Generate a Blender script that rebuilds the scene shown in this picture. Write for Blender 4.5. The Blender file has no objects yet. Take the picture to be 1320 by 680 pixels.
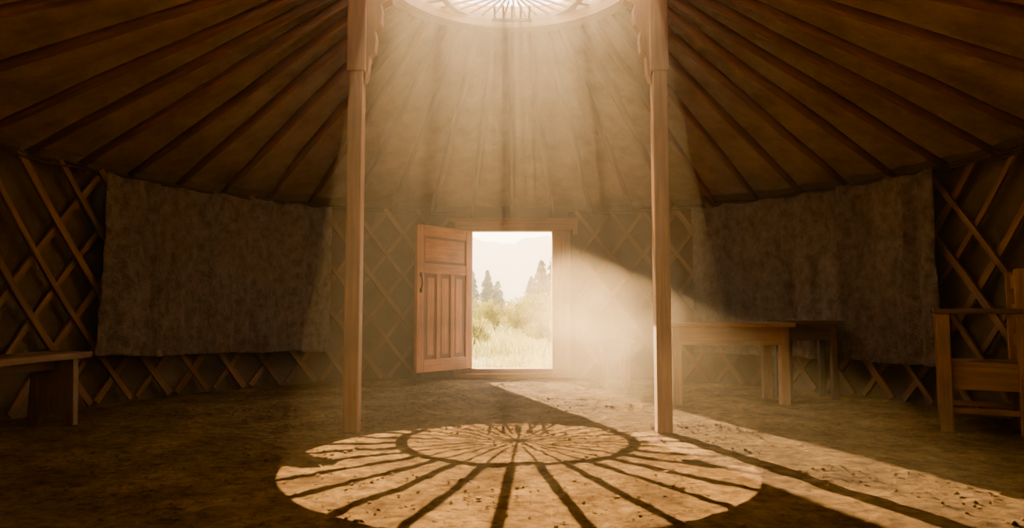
import bpy, bmesh, math, random
from mathutils import Vector, Matrix, noise
random.seed(7)
scene = bpy.context.scene
CY=5.2; R=4.2; RF=6.4          # yurt centre / radius / elongated front
def wp(th, r=R, z=0.0):
    """point on yurt wall; th=0 at door"""
    k = (r-R)
    c=math.cos(th)
    ry = (R if c>=0 else RF)+k
    return Vector((r*math.sin(th), CY+ry*c, z))
# ------------------------------------------------------------ materials
def newmat(name):
    m=bpy.data.materials.new(name); m.use_nodes=True
    nt=m.node_tree; b=nt.nodes['Principled BSDF']
    return m,nt,b
def ramp(nt,stops):
    r=nt.nodes.new('ShaderNodeValToRGB'); e=r.color_ramp.elements
    while len(e)<len(stops): e.new(0.5)
    for i,(p,c) in enumerate(stops):
        e[i].position=p; e[i].color=(*c,1)
    return r
def wood(name,dark,light,rough=0.6,su=2.5,sv=38):
    m,nt,b=newmat(name); L=nt.links
    uv=nt.nodes.new('ShaderNodeUVMap')
    mp=nt.nodes.new('ShaderNodeMapping'); mp.inputs['Scale'].default_value=(su,sv,1)
    L.new(uv.outputs[0],mp.inputs[0])
    n=nt.nodes.new('ShaderNodeTexNoise'); n.inputs['Scale'].default_value=1; n.inputs['Detail'].default_value=6; n.inputs['Distortion'].default_value=0.6
    L.new(mp.outputs[0],n.inputs['Vector'])
    r=ramp(nt,[(0.3,dark),(0.7,light)]); L.new(n.outputs[0],r.inputs[0])
    n2=nt.nodes.new('ShaderNodeTexNoise'); n2.inputs['Scale'].default_value=2.2; n2.inputs['Detail'].default_value=3
    tc=nt.nodes.new('ShaderNodeTexCoord'); L.new(tc.outputs['Object'],n2.inputs['Vector'])
    r2=ramp(nt,[(0.3,(0.6,0.58,0.55)),(0.65,(1,1,1))]); L.new(n2.outputs[0],r2.inputs[0])
    mx=nt.nodes.new('ShaderNodeMixRGB'); mx.blend_type='MULTIPLY'; mx.inputs[0].default_value=1
    L.new(r.outputs[0],mx.inputs[1]); L.new(r2.outputs[0],mx.inputs[2]); L.new(mx.outputs[0],b.inputs['Base Color'])
    bp=nt.nodes.new('ShaderNodeBump'); bp.inputs['Strength'].default_value=0.35; bp.inputs['Distance'].default_value=0.004
    L.new(n.outputs[0],bp.inputs['Height']); L.new(bp.outputs[0],b.inputs['Normal'])
    b.inputs['Roughness'].default_value=rough
    return m
def cloth(name,c1,c2,scale=3.0,fine=120,bump=0.01,rough=0.95,lo=.3,hi=.7,squash=1):
    m,nt,b=newmat(name); L=nt.links
    tc=nt.nodes.new('ShaderNodeTexCoord')
    mp=nt.nodes.new('ShaderNodeMapping'); mp.inputs['Scale'].default_value=(1,1,squash); L.new(tc.outputs['Object'],mp.inputs[0])
    n=nt.nodes.new('ShaderNodeTexNoise'); n.inputs['Scale'].default_value=scale; n.inputs['Detail'].default_value=10; n.inputs['Roughness'].default_value=0.72
    L.new(mp.outputs[0],n.inputs['Vector'])
    r=ramp(nt,[(lo,c1),(hi,c2)]); L.new(n.outputs[0],r.inputs[0])
    L.new(r.outputs[0],b.inputs['Base Color'])
    n2=nt.nodes.new('ShaderNodeTexNoise'); n2.inputs['Scale'].default_value=fine; n2.inputs['Detail'].default_value=4
    L.new(tc.outputs['Object'],n2.inputs['Vector'])
    ad=nt.nodes.new('ShaderNodeMath'); ad.operation='ADD'
    ml=nt.nodes.new('ShaderNodeMath'); ml.operation='MULTIPLY'; ml.inputs[1].default_value=3.0
    L.new(n.outputs[0],ml.inputs[0]); L.new(ml.outputs[0],ad.inputs[0]); L.new(n2.outputs[0],ad.inputs[1])
    bp=nt.nodes.new('ShaderNodeBump'); bp.inputs['Strength'].default_value=0.9; bp.inputs['Distance'].default_value=bump
    L.new(ad.outputs[0],bp.inputs['Height']); L.new(bp.outputs[0],b.inputs['Normal'])
    b.inputs['Roughness'].default_value=rough
    b.inputs['Specular IOR Level'].default_value=0.15
    return m
def foliage(name,c1,c2,tr=.55):
    m,nt,b=newmat(name); L=nt.links
    tc=nt.nodes.new('ShaderNodeTexCoord')
    n=nt.nodes.new('ShaderNodeTexNoise'); n.inputs['Scale'].default_value=1.3; n.inputs['Detail'].default_value=4
    L.new(tc.outputs['Object'],n.inputs['Vector'])
    r=ramp(nt,[(0.35,c1),(0.65,c2)]); L.new(n.outputs[0],r.inputs[0])
    d=nt.nodes.new('ShaderNodeBsdfDiffuse'); t=nt.nodes.new('ShaderNodeBsdfTranslucent')
    L.new(r.outputs[0],d.inputs[0]); L.new(r.outputs[0],t.inputs[0])
    mx=nt.nodes.new('ShaderNodeMixShader'); mx.inputs[0].default_value=tr
    L.new(d.outputs[0],mx.inputs[1]); L.new(t.outputs[0],mx.inputs[2])
    L.new(mx.outputs[0],nt.nodes['Material Output'].inputs['Surface'])
    return m
M_post=wood('wood_post',(0.24,0.10,0.030),(0.44,0.21,0.068))
M_pole=wood('wood_pole',(0.15,0.056,0.016),(0.30,0.12,0.038))
M_ring=wood('wood_crown',(0.42,0.24,0.11),(0.64,0.39,0.19))
M_lat=wood('wood_lattice',(0.18,0.085,0.030),(0.34,0.175,0.068))
M_door=wood('wood_door',(0.54,0.19,0.045),(0.84,0.33,0.09))
M_frame=wood('wood_frame',(0.34,0.15,0.045),(0.54,0.25,0.08))
M_groove=wood('wood_door_panel',(0.22,0.085,0.025),(0.36,0.15,0.045))
M_table=wood('wood_table',(0.34,0.16,0.055),(0.56,0.29,0.11))
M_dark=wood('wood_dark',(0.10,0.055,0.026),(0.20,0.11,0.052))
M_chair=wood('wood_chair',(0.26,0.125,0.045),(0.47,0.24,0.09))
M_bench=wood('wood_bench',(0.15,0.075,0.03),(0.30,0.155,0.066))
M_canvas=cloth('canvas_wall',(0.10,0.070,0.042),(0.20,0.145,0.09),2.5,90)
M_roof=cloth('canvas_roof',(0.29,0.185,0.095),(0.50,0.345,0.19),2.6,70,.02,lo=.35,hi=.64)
M_felt=cloth('felt',(0.20,0.145,0.098),(0.54,0.415,0.295),11,60,0.06,lo=.34,hi=.70,squash=.8)
M_rope=cloth('rope',(0.06,0.04,0.025),(0.15,0.10,0.06),30,200)
M_iron,_nt,_b=newmat('iron'); _b.inputs['Base Color'].default_value=(0.03,0.027,0.025,1); _b.inputs['Metallic'].default_value=0.9; _b.inputs['Roughness'].default_value=0.5
# dirt
M_dirt,nt,b=newmat('packed_earth'); L=nt.links
tc=nt.nodes.new('ShaderNodeTexCoord')
na=nt.nodes.new('ShaderNodeTexNoise'); na.inputs['Scale'].default_value=2.2; na.inputs['Detail'].default_value=9; na.inputs['Roughness'].default_value=0.65
nb=nt.nodes.new('ShaderNodeTexNoise'); nb.inputs['Scale'].default_value=11; nb.inputs['Detail'].default_value=9; nb.inputs['Roughness'].default_value=0.8
nc=nt.nodes.new('ShaderNodeTexVoronoi'); nc.inputs['Scale'].default_value=14
for q in (na,nb,nc): L.new(tc.outputs['Object'],q.inputs['Vector'])
ra=ramp(nt,[(0.35,(0.22,0.122,0.040)),(0.65,(0.52,0.31,0.105))]); L.new(na.outputs[0],ra.inputs[0])
rb=ramp(nt,[(0.38,(0.36,0.32,0.27)),(0.56,(1,1,1))]); L.new(nb.outputs[0],rb.inputs[0])
mx=nt.nodes.new('ShaderNodeMixRGB'); mx.blend_type='MULTIPLY'; mx.inputs[0].default_value=0.9
L.new(ra.outputs[0],mx.inputs[1]); L.new(rb.outputs[0],mx.inputs[2]); L.new(mx.outputs[0],b.inputs['Base Color'])
ad=nt.nodes.new('ShaderNodeMath'); ad.operation='MULTIPLY_ADD'; ad.inputs[1].default_value=0.5
L.new(nc.outputs['Distance'],ad.inputs[0]); L.new(nb.outputs[0],ad.inputs[2])
bp=nt.nodes.new('ShaderNodeBump'); bp.inputs['Strength'].default_value=1.0; bp.inputs['Distance'].default_value=0.18
L.new(ad.outputs[0],bp.inputs['Height']); L.new(bp.outputs[0],b.inputs['Normal'])
b.inputs['Roughness'].default_value=0.95; b.inputs['Specular IOR Level'].default_value=0.1
# ------------------------------------------------------------ mesh builder
class MB:
    def __init__(s): s.v=[];s.f=[];s.uv=[];s.n=0
    def box(s,c,size,M=None):
        """box at centre c with size, optional 3x3 rotation"""
        c=Vector(c); hx,hy,hz=[a/2 for a in size]
        M=M or Matrix.Identity(3)
        ax=max(range(3),key=lambda i:size[i])
        o=len(s.v); loc=[]
        for x in(-hx,hx):
            for y in(-hy,hy):
                for z in(-hz,hz):
                    p=Vector((x,y,z)); loc.append(p); s.v.append(c+M@p)
        ou=random.random()*40; ov=random.random()*40
        for f in((0,1,3,2),(4,6,7,5),(0,4,5,1),(2,3,7,6),(0,2,6,4),(1,5,7,3)):
            s.f.append([o+i for i in f])
            ps=[loc[i] for i in f]
            const=[k for k in range(3) if max(p[k] for p in ps)-min(p[k] for p in ps)<1e-9]
            k0=const[0] if const else 0
            oth=[k for k in range(3) if k!=k0 and k!=ax]
            for p in ps:
                if k0==ax: s.uv.append((ou+p[oth[0]],ov+p[oth[1]]))
                else: s.uv.append((ou+p[ax],ov+p[oth[0]]+k0*1.7))
    def beam(s,p0,p1,w,h,up=(0,0,1)):
        p0=Vector(p0);p1=Vector(p1);d=(p1-p0);l=d.length;d.normalize()
        up=Vector(up); sd=d.cross(up)
        if sd.length<1e-4: sd=Vector((1,0,0))
        sd.normalize(); u=sd.cross(d)
        s.box((p0+p1)/2,(l,w,h),Matrix((d,sd,u)).transposed())
    def strip(s,pts,nrm,w,t):
        """swept rectangular lath along pts; nrm list of normals"""
        ou=random.random()*40;o=len(s.v);n=len(pts);acc=0;us=[]
        for i,p in enumerate(pts):
            d=(pts[min(i+1,n-1)]-pts[max(i-1,0)]).normalized()
            b=nrm[i].normalized(); sd=d.cross(b).normalized()
            if i: acc+=(p-pts[i-1]).length
            us.append(acc)
            for a,c in((-1,-1),(1,-1),(1,1),(-1,1)):
                s.v.append(p+sd*a*w/2+b*c*t/2)
        for i in range(n-1):
            for k in range(4):
                k2=(k+1)%4
                s.f.append([o+i*4+k,o+i*4+k2,o+i*4+4+k2,o+i*4+4+k])
                s.uv+=[(ou+us[i],k*.08),(ou+us[i],k*.08+w),(ou+us[i+1],k*.08+w),(ou+us[i+1],k*.08)]
        s.f.append([o+3,o+2,o+1,o]); s.uv+=[(0,0)]*4
        q=o+(n-1)*4; s.f.append([q,q+1,q+2,q+3]); s.uv+=[(0,0)]*4
    def tube(s,pts,r,seg=8,closed=False):
        n=len(pts);o=len(s.v);acc=0;ou=random.random()*40
        rs=r if isinstance(r,(list,tuple)) else [r]*n
        us=[]
        for i,p in enumerate(pts):
            a=pts[(i-1)%n] if closed else pts[max(i-1,0)]
            c=pts[(i+1)%n] if closed else pts[min(i+1,n-1)]
            d=(c-a).normalized()
            up=Vector((0,0,1)) if abs(d.z)<.9 else Vector((1,0,0))
            x=d.cross(up).normalized();y=x.cross(d)
            if i: acc+=(p-pts[i-1]).length
            us.append(acc)
            for k in range(seg):
                t=2*math.pi*k/seg
                s.v.append(p+(x*math.cos(t)+y*math.sin(t))*rs[i])
        us.append(acc)
        for i in range(n if closed else n-1):
            j=(i+1)%n
            for k in range(seg):
                k2=(k+1)%seg
                s.f.append([o+i*seg+k,o+i*seg+k2,o+j*seg+k2,o+j*seg+k])
                s.uv+=[(ou+us[i],k/seg*.2),(ou+us[i],(k+1)/seg*.2),(ou+us[i+1],(k+1)/seg*.2),(ou+us[i+1],k/seg*.2)]
        if not closed:
            s.f.append([o+k for k in range(seg)][::-1]); s.uv+=[(0,0)]*seg
            s.f.append([o+(n-1)*seg+k for k in range(seg)]); s.uv+=[(0,0)]*seg
    def prism(s,prof,M,t):
        """profile (x,z) extruded along local y by t, transform M 4x4"""
        n=len(prof);o=len(s.v)
        for y in(-t/2,t/2):
            for x,z in prof: s.v.append(M@Vector((x,y,z)))
        s.f.append([o+i for i in range(n)]); s.uv+=[(z,x) for x,z in prof]
        s.f.append([o+n+i for i in range(n)][::-1]); s.uv+=[(z,x) for x,z in prof][::-1]
        for i in range(n):
            j=(i+1)%n
            s.f.append([o+i,o+n+i,o+n+j,o+j]); s.uv+=[(prof[i][1],0),(prof[i][1],t),(prof[j][1],t),(prof[j][1],0)]
    def grid(s,nu,nv,fn,closed_u=False):
        o=len(s.v)
        for i in range(nu):
            for j in range(nv): s.v.append(fn(i/(nu if closed_u else nu-1),j/(nv-1)))
        for i in range(nu if closed_u else nu-1):
            a=(i+1)%nu
            for j in range(nv-1):
                s.f.append([o+i*nv+j,o+a*nv+j,o+a*nv+j+1,o+i*nv+j+1])
                s.uv+=[(i/nu,j/nv),((i+1)/nu,j/nv),((i+1)/nu,(j+1)/nv),(i/nu,(j+1)/nv)]
    def obj(s,name,mat,parent=None,smooth=False,bevel=0,fix=True):
        me=bpy.data.meshes.new(name); me.from_pydata([tuple(v) for v in s.v],[],s.f)
        uvl=me.uv_layers.new(name='UVMap')
        for i,u in enumerate(s.uv): uvl.data[i].uv=u
        if fix:
            bm=bmesh.new();bm.from_mesh(me);bmesh.ops.recalc_face_normals(bm,faces=bm.faces);bm.to_mesh(me);bm.free()
        me.materials.append(mat)
        if smooth:
            for p in me.polygons: p.use_smooth=True
        ob=bpy.data.objects.new(name,me); scene.collection.objects.link(ob)
        if parent: ob.parent=parent
        if bevel:
            md=ob.modifiers.new('bevel','BEVEL'); md.width=bevel; md.segments=2; md.limit_method='ANGLE'
        return ob
def empty(name,loc=(0,0,0),rz=0):
    e=bpy.data.objects.new(name,None); e.location=loc; e.rotation_euler=(0,0,rz); e.empty_display_size=.2
    scene.collection.objects.link(e); return e
# ------------------------------------------------------------ floor
NU,NV=360,260
def flf(u,v):
    th=2*math.pi*u; rr=v**0.9
    c=math.cos(th); ry=4.3 if c>=0 else RF+.1
    p=Vector((4.3*rr*math.sin(th),CY+ry*rr*c,0))
    z=noise.fractal(p*1.3,0.9,2.2,4)*0.010+noise.fractal(p*6,0.5,2.1,5)*0.008
    p.z=z-0.013
    return p
m=MB(); m.grid(NU,NV,flf,True); m.obj('floor',M_dirt,smooth=True,fix=True)
m=MB()
ico=bmesh.new(); bmesh.ops.create_icosphere(ico,subdivisions=1,radius=1)
iv=[v.co.copy() for v in ico.verts]; ifc=[[v.index for v in f.verts] for f in ico.faces]; ico.free()
for i in range(9000):
    th=random.random()*6.283; rr=math.sqrt(random.random())*.9
    c=math.cos(th); ry=4.1 if c>=0 else RF-.2
    x,y=4.1*rr*math.sin(th),CY+ry*rr*c
    if y<1.2: continue
    if noise.noise(Vector((x*1.1,y*1.1,0)))<-.12: continue
    sz=random.choice([.004,.005,.006,.008,.010,.013]) *random.uniform(.6,1.3)
    o=len(m.v); off=Vector((random.random()*50,0,0))
    for q in iv:
        k=1+noise.noise(q*1.3+off)*.7
        m.v.append(Vector((x,y,-.007))+Vector((q.x*k,q.y*k,q.z*k*.6))*sz)
    for f in ifc: m.f.append([o+a for a in f]); m.uv+=[(0,0)]*3
m.obj('soil_clods',M_dirt,smooth=False)
# ------------------------------------------------------------ walls & roof
ZT=2.30; DA=0.166
def wallseg(t0,t1,z0,z1,nu,nv):
    def fn(u,v):
        th=t0+(t1-t0)*u; z=z0+(z1-z0)*v
        k=.02*math.sin(th*24)*(.4+.6*math.sin(math.pi*v))+noise.noise(Vector((th*6,z*1.5,0)))*.03
        return wp(th,4.27+k*.6,z)
    return fn
m=MB()
m.grid(400,14,wallseg(DA,2*math.pi-DA,-.05,ZT+.10,400,14))
m.grid(12,4,wallseg(-DA,DA,2.08,ZT+.10,12,4))
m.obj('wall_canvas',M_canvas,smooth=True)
NP=48; ZR=3.66
def rooff(u,v):
    th=2*math.pi*u
    a=wp(th,4.50,ZT-.04); bpt=Vector((1.17*math.sin(th),5.25+1.17*math.cos(th),ZR+.10))
    p=a.lerp(bpt,v)
    p.z-= .05*abs(math.sin(th*NP/2))*math.sin(math.pi*v)**.5 if 0<v<1 else 0
    p.z+= noise.noise(p*1.7)*.015
    return p
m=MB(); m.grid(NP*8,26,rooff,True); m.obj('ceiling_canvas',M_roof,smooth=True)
m=MB()
for i in range(NP):
    th=2*math.pi*i/NP
    a=wp(th,4.22,ZT-.06); b2=Vector((1.18*math.sin(th),5.25+1.18*math.cos(th),ZR-.0))
    a=a+(a-b2).normalized()*.03
    n=6; pts=[a.lerp(b2,k/n) for k in range(n+1)]
    pts=[p+Vector((random.uniform(-.008,.008),0,random.uniform(-.006,.006)-.018)) for p in pts]
    m.tube(pts,[.030+.010*min(1,k/2) for k in range(n+1)],8)
m.obj('roof_poles',M_pole,smooth=True)
# rope / bands at wall head
m=MB()
def ropepts(z,r,a=0,b=2*math.pi,n=300,w=.01):
    return [wp(a+(b-a)*i/n,r+w*math.sin(i*.9),z+w*math.sin(i*.55)) for i in range(n+1)]
m.tube(ropepts(2.235,4.15,DA+.02,2*math.pi-DA-.02),.017,6)
m.tube(ropepts(2.20,4.14,DA+.02,2*math.pi-DA-.02,w=.014),.012,6)
for i in range(NP):
    th=2*math.pi*i/NP
    if abs(th)<.2 or abs(th-2*math.pi)<.2: continue
    c=wp(th,4.15,2.225); tn=Vector((math.cos(th),-math.sin(th),0))
    pts=[c+Vector((0,0,1))*math.cos(t)*.045+tn*math.sin(t)*.045 for t in [k*.7 for k in range(9)]]
    m.tube(pts,.012,5)
m.obj('wall_rope',M_rope,smooth=True)
# ------------------------------------------------------------ lattice
m=MB()
RL=4.19; H0,H1=.03,2.25; SPAN=1.75/RL; STEP=.44/RL
for sgn,rl in((1,RL),(-1,RL-.04)):
    for k in range(-14,15):
        t0=k*STEP+ (0.02 if sgn>0 else 0.0)
        pts=[];nr=[]
        for q in range(25):
            u=q/24; th=t0+sgn*SPAN*(u-.5)
            if abs(th)<DA+.03 :
                if len(pts)>1: m.strip(pts,nr,.055,.025)
                pts=[];nr=[]; continue
            p=wp(th,rl+.006*math.sin(k+u*5),H0+(H1-H0)*u)
            pts.append(p); nr.append(Vector((math.sin(th),math.cos(th),0)))
        if len(pts)>1: m.strip(pts,nr,.058+.008*math.sin(k*3),.030)
m.obj('wall_lattice',M_lat,bevel=.004)
# ------------------------------------------------------------ felt hangings
def hanging(name,ta,tb,zt0,zt1,zb0,zb1,seed):
    NUU,NVV=190,60
    def fn(u,v):
        th=ta+(tb-ta)*u
        zt=zt0+(zt1-zt0)*u - .025*abs(math.sin(u*math.pi*6))
        zb=zb0+(zb1-zb0)*u + .03*noise.noise(Vector((u*5,seed,0)))+.012*noise.noise(Vector((u*50,seed,0)))
        z=zb+(zt-zb)*v
        amp=.45+.55*(1-v)
        f=(.11*noise.noise(Vector((u*7+seed,v*.5,seed)))+.12*noise.noise(Vector((u*20,v*.8,seed)))+.04*noise.noise(Vector((u*10,v*9,seed+3))))*amp
        pf=(u*4+.15*seed)%1.0
        f+=-.10*max(0,1-pf*10)
        return wp(th,4.03+f,z)
    m=MB(); m.grid(NUU,NVV,fn)
    ob=m.obj(name,M_felt,smooth=True)
    sd=ob.modifiers.new('thick','SOLIDIFY'); sd.thickness=.014
    return ob
def ang_at(px):   # wall angle for a bearing
    t=(px-660)/880
    A=1+t*t;B=-2*CY;C=CY*CY-R*R
    d=(-B+math.sqrt(B*B-4*A*C))/(2*A)
    return math.atan2(t*d,d-CY)
hanging('felt_hanging',ang_at(112),ang_at(420),2.21,2.20,.46,.40,1.3)
hanging('felt_hanging.001',ang_at(898),ang_at(1228),2.20,2.22,.38,.38,2.7)
# ------------------------------------------------------------ posts
def post(name,x,side):
    e=empty(name,(x,5.2,0))
    m=MB(); m.box((0,0,1.77),(.115,.115,3.56)); m.obj('shaft',M_post,e,bevel=.008)
    m=MB(); m.box((side*.004,-.0,3.14),(.145,.130,.80)); m.obj('collar',M_post,e,bevel=.008)
    prof=[(0,2.66),(.025,2.74),(.035,2.86),(.075,2.90),(.085,3.0),(.075,3.06),(.12,3.12),(.13,3.22),(.12,3.27),(.20,3.31),(.20,3.40),(.30,3.43),(.30,3.55),(0,3.55)]
    m=MB(); m.prism([(side*(.07+a),z) for a,z in prof],Matrix.Identity(4),.09); m.obj('bracket',M_post,e,bevel=.005)
    m=MB(); m.box((side*.06,0,3.555),(.55,.14,.05)); m.obj('cap',M_post,e,bevel=.005)
post('support_post',-1.205,1); post('support_post.001',1.14,-1)
# ------------------------------------------------------------ crown
e=empty('roof_crown',(0,5.25,0))
def ringmesh(m,cx,cy,ri,ro,z0,z1,n=96):
    def fn(u,v):
        t=2*math.pi*u
        k=v*4; prof=[(ri,z0),(ro,z0),(ro,z1),(ri,z1),(ri,z0)]
        i=min(int(round(k)),4)
        r,z=prof[i]
        return Vector((cx+r*math.sin(t),cy+r*math.cos(t),z))
    m.grid(n,5,fn,True)
m=MB(); ringmesh(m,0,0,1.06,1.21,3.58,3.75); m.obj('outer_ring',M_ring,e,bevel=.01)
m=MB(); ringmesh(m,0,0,1.10,1.25,3.72,3.80); m.obj('upper_ring',M_ring,e)
HY=.55
m=MB(); ringmesh(m,0,HY,.585,.645,3.66,3.71); m.obj('inner_ring',M_ring,e,bevel=.004)
m=MB()
HUB=Vector((0,HY,3.69))
NS=32
for i in range(NS):
    t=2*math.pi*i/NS+math.radians(3)
    d=Vector((math.sin(t),math.cos(t),0))
    m.beam(HUB+d*(.02 if i%2==0 else .20),HUB+d*.60,.016,.018)
    b_=HUB.y*d.y; c_=HUB.y**2-1.09**2
    L_=-b_+math.sqrt(b_*b_-c_)
    if L_>.68: m.beam(HUB+d*.62,HUB+d*L_,.046,.03)
m.obj('spokes',M_ring,e)
m=MB(); m.tube([Vector((0,HY,3.675)),Vector((0,HY,3.705))],.035,16); m.obj('hub',M_ring,e)
m=MB()
for k in range(5):
    x=-.16+.08*k; m.beam((x,.74,3.64),(x,1.07,3.64),.020,.02)
m.beam((-.19,.99,3.62),(.19,.99,3.62),.03,.02)
m.obj('grille',M_dark,e)
# ------------------------------------------------------------ door
e=empty('door_1',(0,9.35,0))
OW=.545; OB=.12; OT=1.985
m=MB()
m.box((OW+.075,0,1.04),(.15,.16,2.08)); m.box((-OW-.075,0,1.04),(.15,.16,2.08))
m.box((OW+.20,-.02,1.0),(.10,.10,2.0)); m.box((-OW-.20,-.02,1.0),(.10,.10,2.0))
m.box((0.03,0,OT+.065),(1.62,.17,.13)); m.box((0.03,-.05,OT+.15),(1.75,.10,.045))
m.box((0,0,OB/2),(1.10,.22,OB)); m.box((0,-.06,.03),(1.4,.26,.06))
m.box((.86,-.03,OT+.05),(.07,.12,.2)); 
m.obj('frame',M_frame,e,bevel=.006)
ang=math.atan2(8.5-9.28,-1.18+.56)
leaf=empty('leaf',(-.56,-.07,0),ang); leaf.parent=e
LW=1.02; z0,z1=.13,1.98; LH=z1-z0; T=.05
m=MB()
st=.12
m.box((st/2,0,(z0+z1)/2),(st,T,LH)); m.box((LW-st/2,0,(z0+z1)/2),(st,T,LH))
for zc,h in((z0+.08,.16),(z1-.07,.14),(z1-.55,.13)):
    m.box((LW/2,0,zc),(LW-2*st,T,h))
pw=(LW-2*st)
for k in(1,2): m.box((st+pw*k/3,0,(z0+.16+z1-.615)/2),(.07,T,(z1-.615)-(z0+.16)))
m.obj('stiles_and_rails',M_door,leaf,bevel=.006)
m=MB(); m.box((LW/2,0,(z0+z1)/2),(LW-.1,.014,LH-.1)); m.obj('panels',M_groove,leaf)
m=MB()
for k in range(3):
    cx=st+pw*(k+.5)/3
    m.box((cx,0,(z0+.16+z1-.615)/2),(.125,.026,(z1-.615)-(z0+.16)-.10))
m.box((LW/2,0,z1-.31),(pw-.05,.028,.28))
m.obj('raised_fields',M_door,leaf,bevel=.004)
m=MB()
for s_ in(1,-1):
    m.tube([Vector((LW-.06,s_*(T/2+.03*math.sin(math.pi*k/8)),1.15+.2*k/8)) for k in range(9)],.010,8)
    m.box((LW-.06,s_*T/2,1.15),(.04,.012,.05)); m.box((LW-.06,s_*T/2,1.35),(.04,.012,.05))
m.obj('handle',M_iron,leaf)
m=MB()
for z in(.4,1.7): m.tube([Vector((-.005,0,z-.06)),Vector((-.005,0,z+.06))],.014,8)
m.obj('hinges',M_iron,leaf)
# ------------------------------------------------------------ furniture
def table(name,loc,w,d,h,mat,rz=0,leg=.075,apron=.15):
    e=empty(name,loc,rz)
    m=MB(); nb=4
    for k in range(nb): m.box((0,-d/2+d*(k+.5)/nb,h-.02),(w,d/nb-.004,.04))
    m.obj('top',mat,e,bevel=.005)
    m=MB()
    for x in(-1,1):
        for y in(-1,1): m.box((x*(w/2-.05-leg/2),y*(d/2-.04-leg/2),(h-.04)/2),(leg,leg,h-.04))
    m.obj('legs',mat,e,bevel=.006)
    m=MB()
    for y in(-1,1): m.box((0,y*(d/2-.06),h-.04-apron/2),(w-.1-2*leg,.03,apron))
    for x in(-1,1): m.box((x*(w/2-.07),0,h-.04-apron/2),(.03,d-.08-2*leg,apron))
    m.obj('apron',mat,e,bevel=.003)
    return e
table('wooden_table',(2.10,6.85,0),1.22,.62,.78,M_table,0,.085,.17)
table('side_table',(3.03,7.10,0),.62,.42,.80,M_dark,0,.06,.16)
table('wooden_stool',(1.22,8.2,0),.42,.34,.56,M_table,.1,.06,.12)
# armchair
e=empty('armchair',(3.26,5.18,0),math.radians(-30))
D=.49; W=.50; pl=.085
m=MB()
for y in(0,W):
    m.box((0,y,.44),(pl,pl,.88)); 
    m.box((D,y,.60),(pl,pl,1.20))
m.obj('posts',M_chair,e,bevel=.006)
m=MB()
for y in(0,W): m.box((D/2-.035,y,.895),(D+.06,.11,.04))
m.obj('armrests',M_dark,e,bevel=.008)
m=MB()
for k in range(4): m.box((D/2-.0,-.01+(W+.02)*(k+.5)/4,.50),(D+.02,(W+.02)/4-.005,.03))
m.obj('seat',M_chair,e,bevel=.004)
m=MB()
for y in(0,W): m.box((D/2,y,.40),(D-pl,.035,.17)); m.box((D/2,y,.16),(D-pl,.03,.04))
m.box((0,W/2,.40),(.035,W-pl,.17)); m.box((D,W/2,.40),(.035,W-pl,.17))
m.obj('rails',M_chair,e,bevel=.004)
m=MB()
for z in(.68,.90,1.12): m.box((D,W/2,z),(.03,W-pl,.10))
m.obj('back_slats',M_chair,e,bevel=.004)
# bench
e=empty('plank_bench',(-3.66,4.75,0),math.radians(-2))
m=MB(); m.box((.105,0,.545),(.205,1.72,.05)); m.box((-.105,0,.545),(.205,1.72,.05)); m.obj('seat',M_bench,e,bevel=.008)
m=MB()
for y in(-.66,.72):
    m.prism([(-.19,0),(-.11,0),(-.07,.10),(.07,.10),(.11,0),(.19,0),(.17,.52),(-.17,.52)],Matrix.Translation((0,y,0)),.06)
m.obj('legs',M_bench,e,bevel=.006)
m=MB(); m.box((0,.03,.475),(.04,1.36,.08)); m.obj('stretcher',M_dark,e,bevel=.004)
# ------------------------------------------------------------ outside
M_grass=foliage('meadow_grass',(0.30,0.26,0.06),(0.56,0.48,0.14))
M_bush=foliage('shrub_leaves',(0.18,0.165,0.025),(0.48,0.40,0.075))
M_fir=foliage('conifer_needles',(0.035,0.05,0.02),(0.075,0.09,0.035),.25)
M_hill=foliage('forested_hill',(0.045,0.06,0.045),(0.09,0.11,0.075),0)
M_ground=cloth('meadow_soil',(0.32,0.28,0.10),(0.50,0.43,0.19),.6,20,.05)
m=MB()
def gf(u,v):
    x=-90+180*u; y=9.46+ (v**1.7)*180
    z=-.03+ (noise.noise(Vector((x*.15,y*.15,0)))*.25 if y>14 else 0)
    return Vector((x,y,z))
m.grid(80,90,gf); m.obj('meadow_ground',M_ground,smooth=True)
m=MB()
def blade(x,y,z,h):
    a=random.random()*6.28; w=.012+h*.02; l=random.uniform(-.3,.3)*h; l2=random.uniform(-.3,.3)*h
    o=len(m.v); dx,dy=math.cos(a)*w,math.sin(a)*w
    m.v+= [Vector((x-dx,y-dy,z)),Vector((x+dx,y+dy,z)),Vector((x+l+dx*.5,y+l2+dy*.5,z+h*.7)),Vector((x+l*1.7,y+l2*1.7,z+h))]
    m.f.append([o,o+1,o+2,o+3]); m.uv+=[(0,0)]*4
for i in range(16000):
    y=9.9+random.random()**1.5*30; x=random.uniform(-1,1)*(2+ (y-9)*.5)
    if noise.noise(Vector((x*.5,y*.5,3)))<-.15: continue
    blade(x,y,-.05,random.uniform(.06,.22)*(1 if y<14 else 1.8))
m.obj('meadow_grass',M_grass,fix=False)
def leafcloud(m,c,rx,ry,rz,n,sz):
    for i in range(n):
        d=Vector((random.gauss(0,1),random.gauss(0,1),random.gauss(0,1))).normalized()*random.random()**.45
        p=Vector(c)+Vector((d.x*rx,d.y*ry,d.z*rz))
        if p.z<0: p.z=-p.z*.3
        a=Vector((random.gauss(0,1),random.gauss(0,1),random.gauss(0,1))).normalized()
        b_=a.orthogonal().normalized(); s_=sz*random.uniform(.6,1.4)
        o=len(m.v); m.v+=[p-a*s_,p-b_*s_*.4,p+a*s_,p+b_*s_*.4]; m.f.append([o,o+1,o+2,o+3]); m.uv+=[(0,0)]*4
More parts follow.
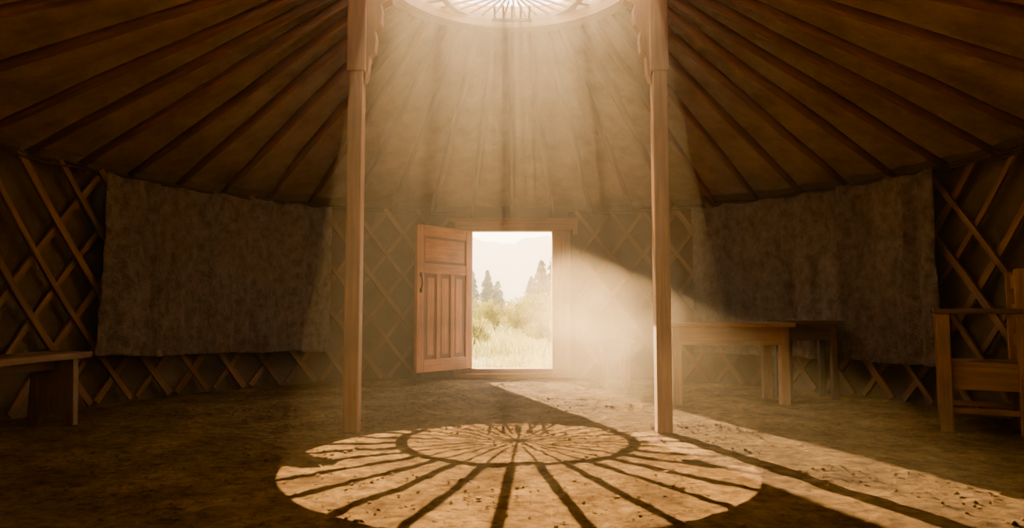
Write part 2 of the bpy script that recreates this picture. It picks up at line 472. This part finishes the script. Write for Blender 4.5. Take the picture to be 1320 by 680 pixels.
def shrub(name,x,y,h,w):
    e=empty(name,(x,y,0)); m=MB()
    for k in range(9):
        a=random.random()*6.28; rr=random.random()*w*.6
        hh=h*random.uniform(.45,1)*(1-.4*rr/w)
        leafcloud(m,(math.cos(a)*rr,math.sin(a)*rr,hh*.62),w*.38,w*.38,hh*.4,260,.035+.02*h)
    m.obj('leaves',M_bush,e,fix=False)
    m=MB()
    for k in range(7):
        a=random.random()*6.28
        m.tube([Vector((0,0,-.1)),Vector((math.cos(a)*w*.2,math.sin(a)*w*.2,h*.4)),Vector((math.cos(a)*w*.45,math.sin(a)*w*.45,h*.75))],[.03,.02,.008],5)
    m.obj('stems',M_pole,e)
for i,(x,y,h,w) in enumerate([(-.9,17,.8,.8),(1.1,19,.9,1.1),(-2.2,23,1.4,1.8),(0.3,26,1.3,1.7),(2.2,24,2.0,1.6),(-.8,31,1.9,2.2),(3.2,33,2.6,2.2),(-3.8,34,2.4,2.6),(1.2,36,2.2,2.4),(6.5,30,2.6,3),(-7.5,30,2.6,3)]):
    shrub('shrub' if i==0 else 'shrub.%03d'%i,x,y,h,w)
def conifer(name,x,y,h,fat=.24):
    e=empty(name,(x,y,0)); m=MB()
    nt_=int(22+h*1.5)
    for k in range(nt_):
        f=(k+random.uniform(-.4,.4))/nt_; f=min(max(f,0),.99); z=h*(.05+.95*f); rad=h*fat*(1-f)**.8+.06
        nb=int(8+8*(1-f))
        for j in range(nb):
            a=random.random()*6.28; L_=rad*random.uniform(.55,1.2)
            for q in range(8):
                t=(q+1)/8; px,py=math.cos(a)*L_*t,math.sin(a)*L_*t; pz=z-L_*.45*t*t+random.uniform(-.1,.1)*h/5
                s_=.020*h*(1.5-.7*t)
                o=len(m.v); n1=Vector((random.gauss(0,1),random.gauss(0,1),random.gauss(0,.6))).normalized()*s_*1.5; n2=n1.orthogonal().normalized()*s_
                p=Vector((px,py,pz))
                m.v+=[p-n1,p-n2,p+n1,p+n2+Vector((0,0,-s_))]
                m.f.append([o,o+1,o+2,o+3]); m.uv+=[(0,0)]*4
    m.obj('needles',M_fir,e,fix=False)
    m=MB(); m.tube([Vector((0,0,-.1)),Vector((0,0,h*.5)),Vector((0,0,h*.98))],[h*.02,h*.012,.01],8); m.obj('trunk',M_pole,e)
for i,(x,y,h,ft) in enumerate([(-1.7,48,3.8,.27),(2.0,46,4.3,.32),(2.9,45,4.9,.3),(-2.9,50,3.8,.24),(4.6,50,6.0,.25),(-6,50,6.5,.22),(8,48,7,.2),(-10,55,8,.2),(-1.1,52,3.2,.34),(1.4,50,3.4,.34)]):
    conifer('conifer' if i==0 else 'conifer.%03d'%i,x,y,h,ft)
def hill(name,y,base,seed,amp,slope,x0):
    def fn(u,v):
        x=-260+520*u
        top=base+slope*(x-x0)+amp*noise.fractal(Vector((x*.018,seed,0)),1,2,5)
        top=max(2,top)
        h=math.sin(v*math.pi/2)*top+ (noise.noise(Vector((x*.25,v*14,seed)))*1.2+noise.noise(Vector((x*.9,v*30,seed)))*.8)*v
        return Vector((x,y+70*v,h-1))
    m=MB(); m.grid(260,26,fn); m.obj(name,M_hill,smooth=False)
hill('forested_hill',110,12,2.2,5,.12,0)
hill('forested_hill.001',220,26,7.7,8,-.22,0)
hill('forested_hill.002',420,46,12.1,10,.10,0)
# mist / dust volumes
def volbox(name,lo,hi,dens,aniso,col,noisy=None):
    m=MB(); c=[(a+b)/2 for a,b in zip(lo,hi)]; s_=[b-a for a,b in zip(lo,hi)]
    m.box(c,s_)
    mat=bpy.data.materials.new(name); mat.use_nodes=True; nt=mat.node_tree; nt.nodes.clear()
    o=nt.nodes.new('ShaderNodeOutputMaterial'); v=nt.nodes.new('ShaderNodeVolumeScatter')
    v.inputs['Color'].default_value=(*col,1); v.inputs['Density'].default_value=dens; v.inputs['Anisotropy'].default_value=aniso
    nt.links.new(v.outputs[0],o.inputs['Volume'])
    if noisy:
        cc,rad,lo_=noisy
        tc=nt.nodes.new('ShaderNodeTexCoord')
        n=nt.nodes.new('ShaderNodeTexNoise'); n.inputs['Scale'].default_value=1.7; n.inputs['Detail'].default_value=4; n.inputs['Distortion'].default_value=.8
        nt.links.new(tc.outputs['Object'],n.inputs['Vector'])
        mr=nt.nodes.new('ShaderNodeMapRange'); mr.inputs['From Min'].default_value=lo_; mr.inputs['From Max'].default_value=.72
        nt.links.new(n.outputs[0],mr.inputs['Value'])
        sb=nt.nodes.new('ShaderNodeVectorMath'); sb.operation='SUBTRACT'; sb.inputs[1].default_value=cc
        nt.links.new(tc.outputs['Object'],sb.inputs[0])
        dv=nt.nodes.new('ShaderNodeVectorMath'); dv.operation='DIVIDE'; dv.inputs[1].default_value=rad
        nt.links.new(sb.outputs[0],dv.inputs[0])
        ln=nt.nodes.new('ShaderNodeVectorMath'); ln.operation='LENGTH'; nt.links.new(dv.outputs[0],ln.inputs[0])
        m2=nt.nodes.new('ShaderNodeMapRange'); m2.interpolation_type='SMOOTHSTEP'; m2.inputs['From Min'].default_value=1; m2.inputs['From Max'].default_value=.1
        m2.inputs['To Min'].default_value=0; m2.inputs['To Max'].default_value=1
        nt.links.new(ln.outputs['Value'],m2.inputs['Value'])
        mu=nt.nodes.new('ShaderNodeMath'); mu.operation='MULTIPLY'; nt.links.new(mr.outputs[0],mu.inputs[0]); nt.links.new(m2.outputs[0],mu.inputs[1])
        mu2=nt.nodes.new('ShaderNodeMath'); mu2.operation='MULTIPLY'; mu2.inputs[1].default_value=dens; nt.links.new(mu.outputs[0],mu2.inputs[0])
        nt.links.new(mu2.outputs[0],v.inputs['Density'])
    return m.obj(name,mat)
volbox('morning_mist',(-60,40,-1),(60,110,14),.012,.4,(1,.95,.85))
volbox('dust_haze',(-4.1,-1.0,.005),(4.1,9.25,3.9),.024,.45,(1,.82,.56))
volbox('dust_cloud',(.1,5.0,.01),(3.4,9.2,2.0),.58,.5,(1,.82,.56),((1.4,7.5,.8),(1.7,2.3,1.2),.38))
volbox('dust_cloud.001',(-1.7,3.4,.9),(1.7,7.4,3.78),.16,.3,(1,.82,.56),((0,5.4,3.5),(1.7,2.0,2.5),.28))
# ------------------------------------------------------------ lights
sd=bpy.data.lights.new('sun','SUN'); sd.energy=64; sd.angle=math.radians(.5); sd.color=(1,.61,.25)
so=bpy.data.objects.new('sun',sd); scene.collection.objects.link(so)
dirv=Vector((.33,-1,-.285)).normalized(); so.rotation_euler=dirv.to_track_quat('-Z','Y').to_euler(); so.location=(-10,40,12)
ld=bpy.data.lights.new('high_sun_lamp','SPOT'); ld.energy=165000; ld.spot_size=math.radians(17); ld.spot_blend=.2; ld.shadow_soft_size=.03; ld.color=(1,.66,.31)
lo=bpy.data.objects.new('high_sun_lamp',ld); scene.collection.objects.link(lo); lo.location=(-.12,8.5,15.0)
lo.rotation_euler=(Vector((0,5.25,3.66))-lo.location).to_track_quat('-Z','Y').to_euler()
al=bpy.data.lights.new('fill_light','AREA'); al.shape='RECTANGLE'; al.size=4.0; al.size_y=1.2; al.energy=36; al.color=(1,.77,.54)  # added fill behind the camera to lift the dark interior, not a lamp in the yurt
ao=bpy.data.objects.new('fill_light',al); scene.collection.objects.link(ao); ao.location=(0,-.7,1.5)
ao.rotation_euler=Vector((0,1,.26)).to_track_quat('-Z','Y').to_euler()
w=bpy.data.worlds.new('sky'); scene.world=w; w.use_nodes=True; nt=w.node_tree
bg=nt.nodes['Background']
tcw=nt.nodes.new('ShaderNodeTexCoord'); sx=nt.nodes.new('ShaderNodeSeparateXYZ'); nt.links.new(tcw.outputs['Generated'],sx.inputs[0])
rw=ramp(nt,[(0.0,(1.0,.90,.72)),(.5,(1.0,.90,.78))]); nt.links.new(sx.outputs['Z'],rw.inputs[0]); nt.links.new(rw.outputs[0],bg.inputs[0])
bg.inputs[1].default_value=10.0
# ------------------------------------------------------------ camera
cd=bpy.data.cameras.new('camera'); cd.lens=24; cd.sensor_width=36; cd.clip_end=2000; cd.clip_start=.05
co=bpy.data.objects.new('camera',cd); scene.collection.objects.link(co); co.location=(0,0,.9)
co.rotation_euler=(math.radians(90+3.9),0,0); scene.camera=co
scene.view_settings.view_transform='AgX'
scene.view_settings.look='AgX - Punchy'
scene.view_settings.exposure=.75
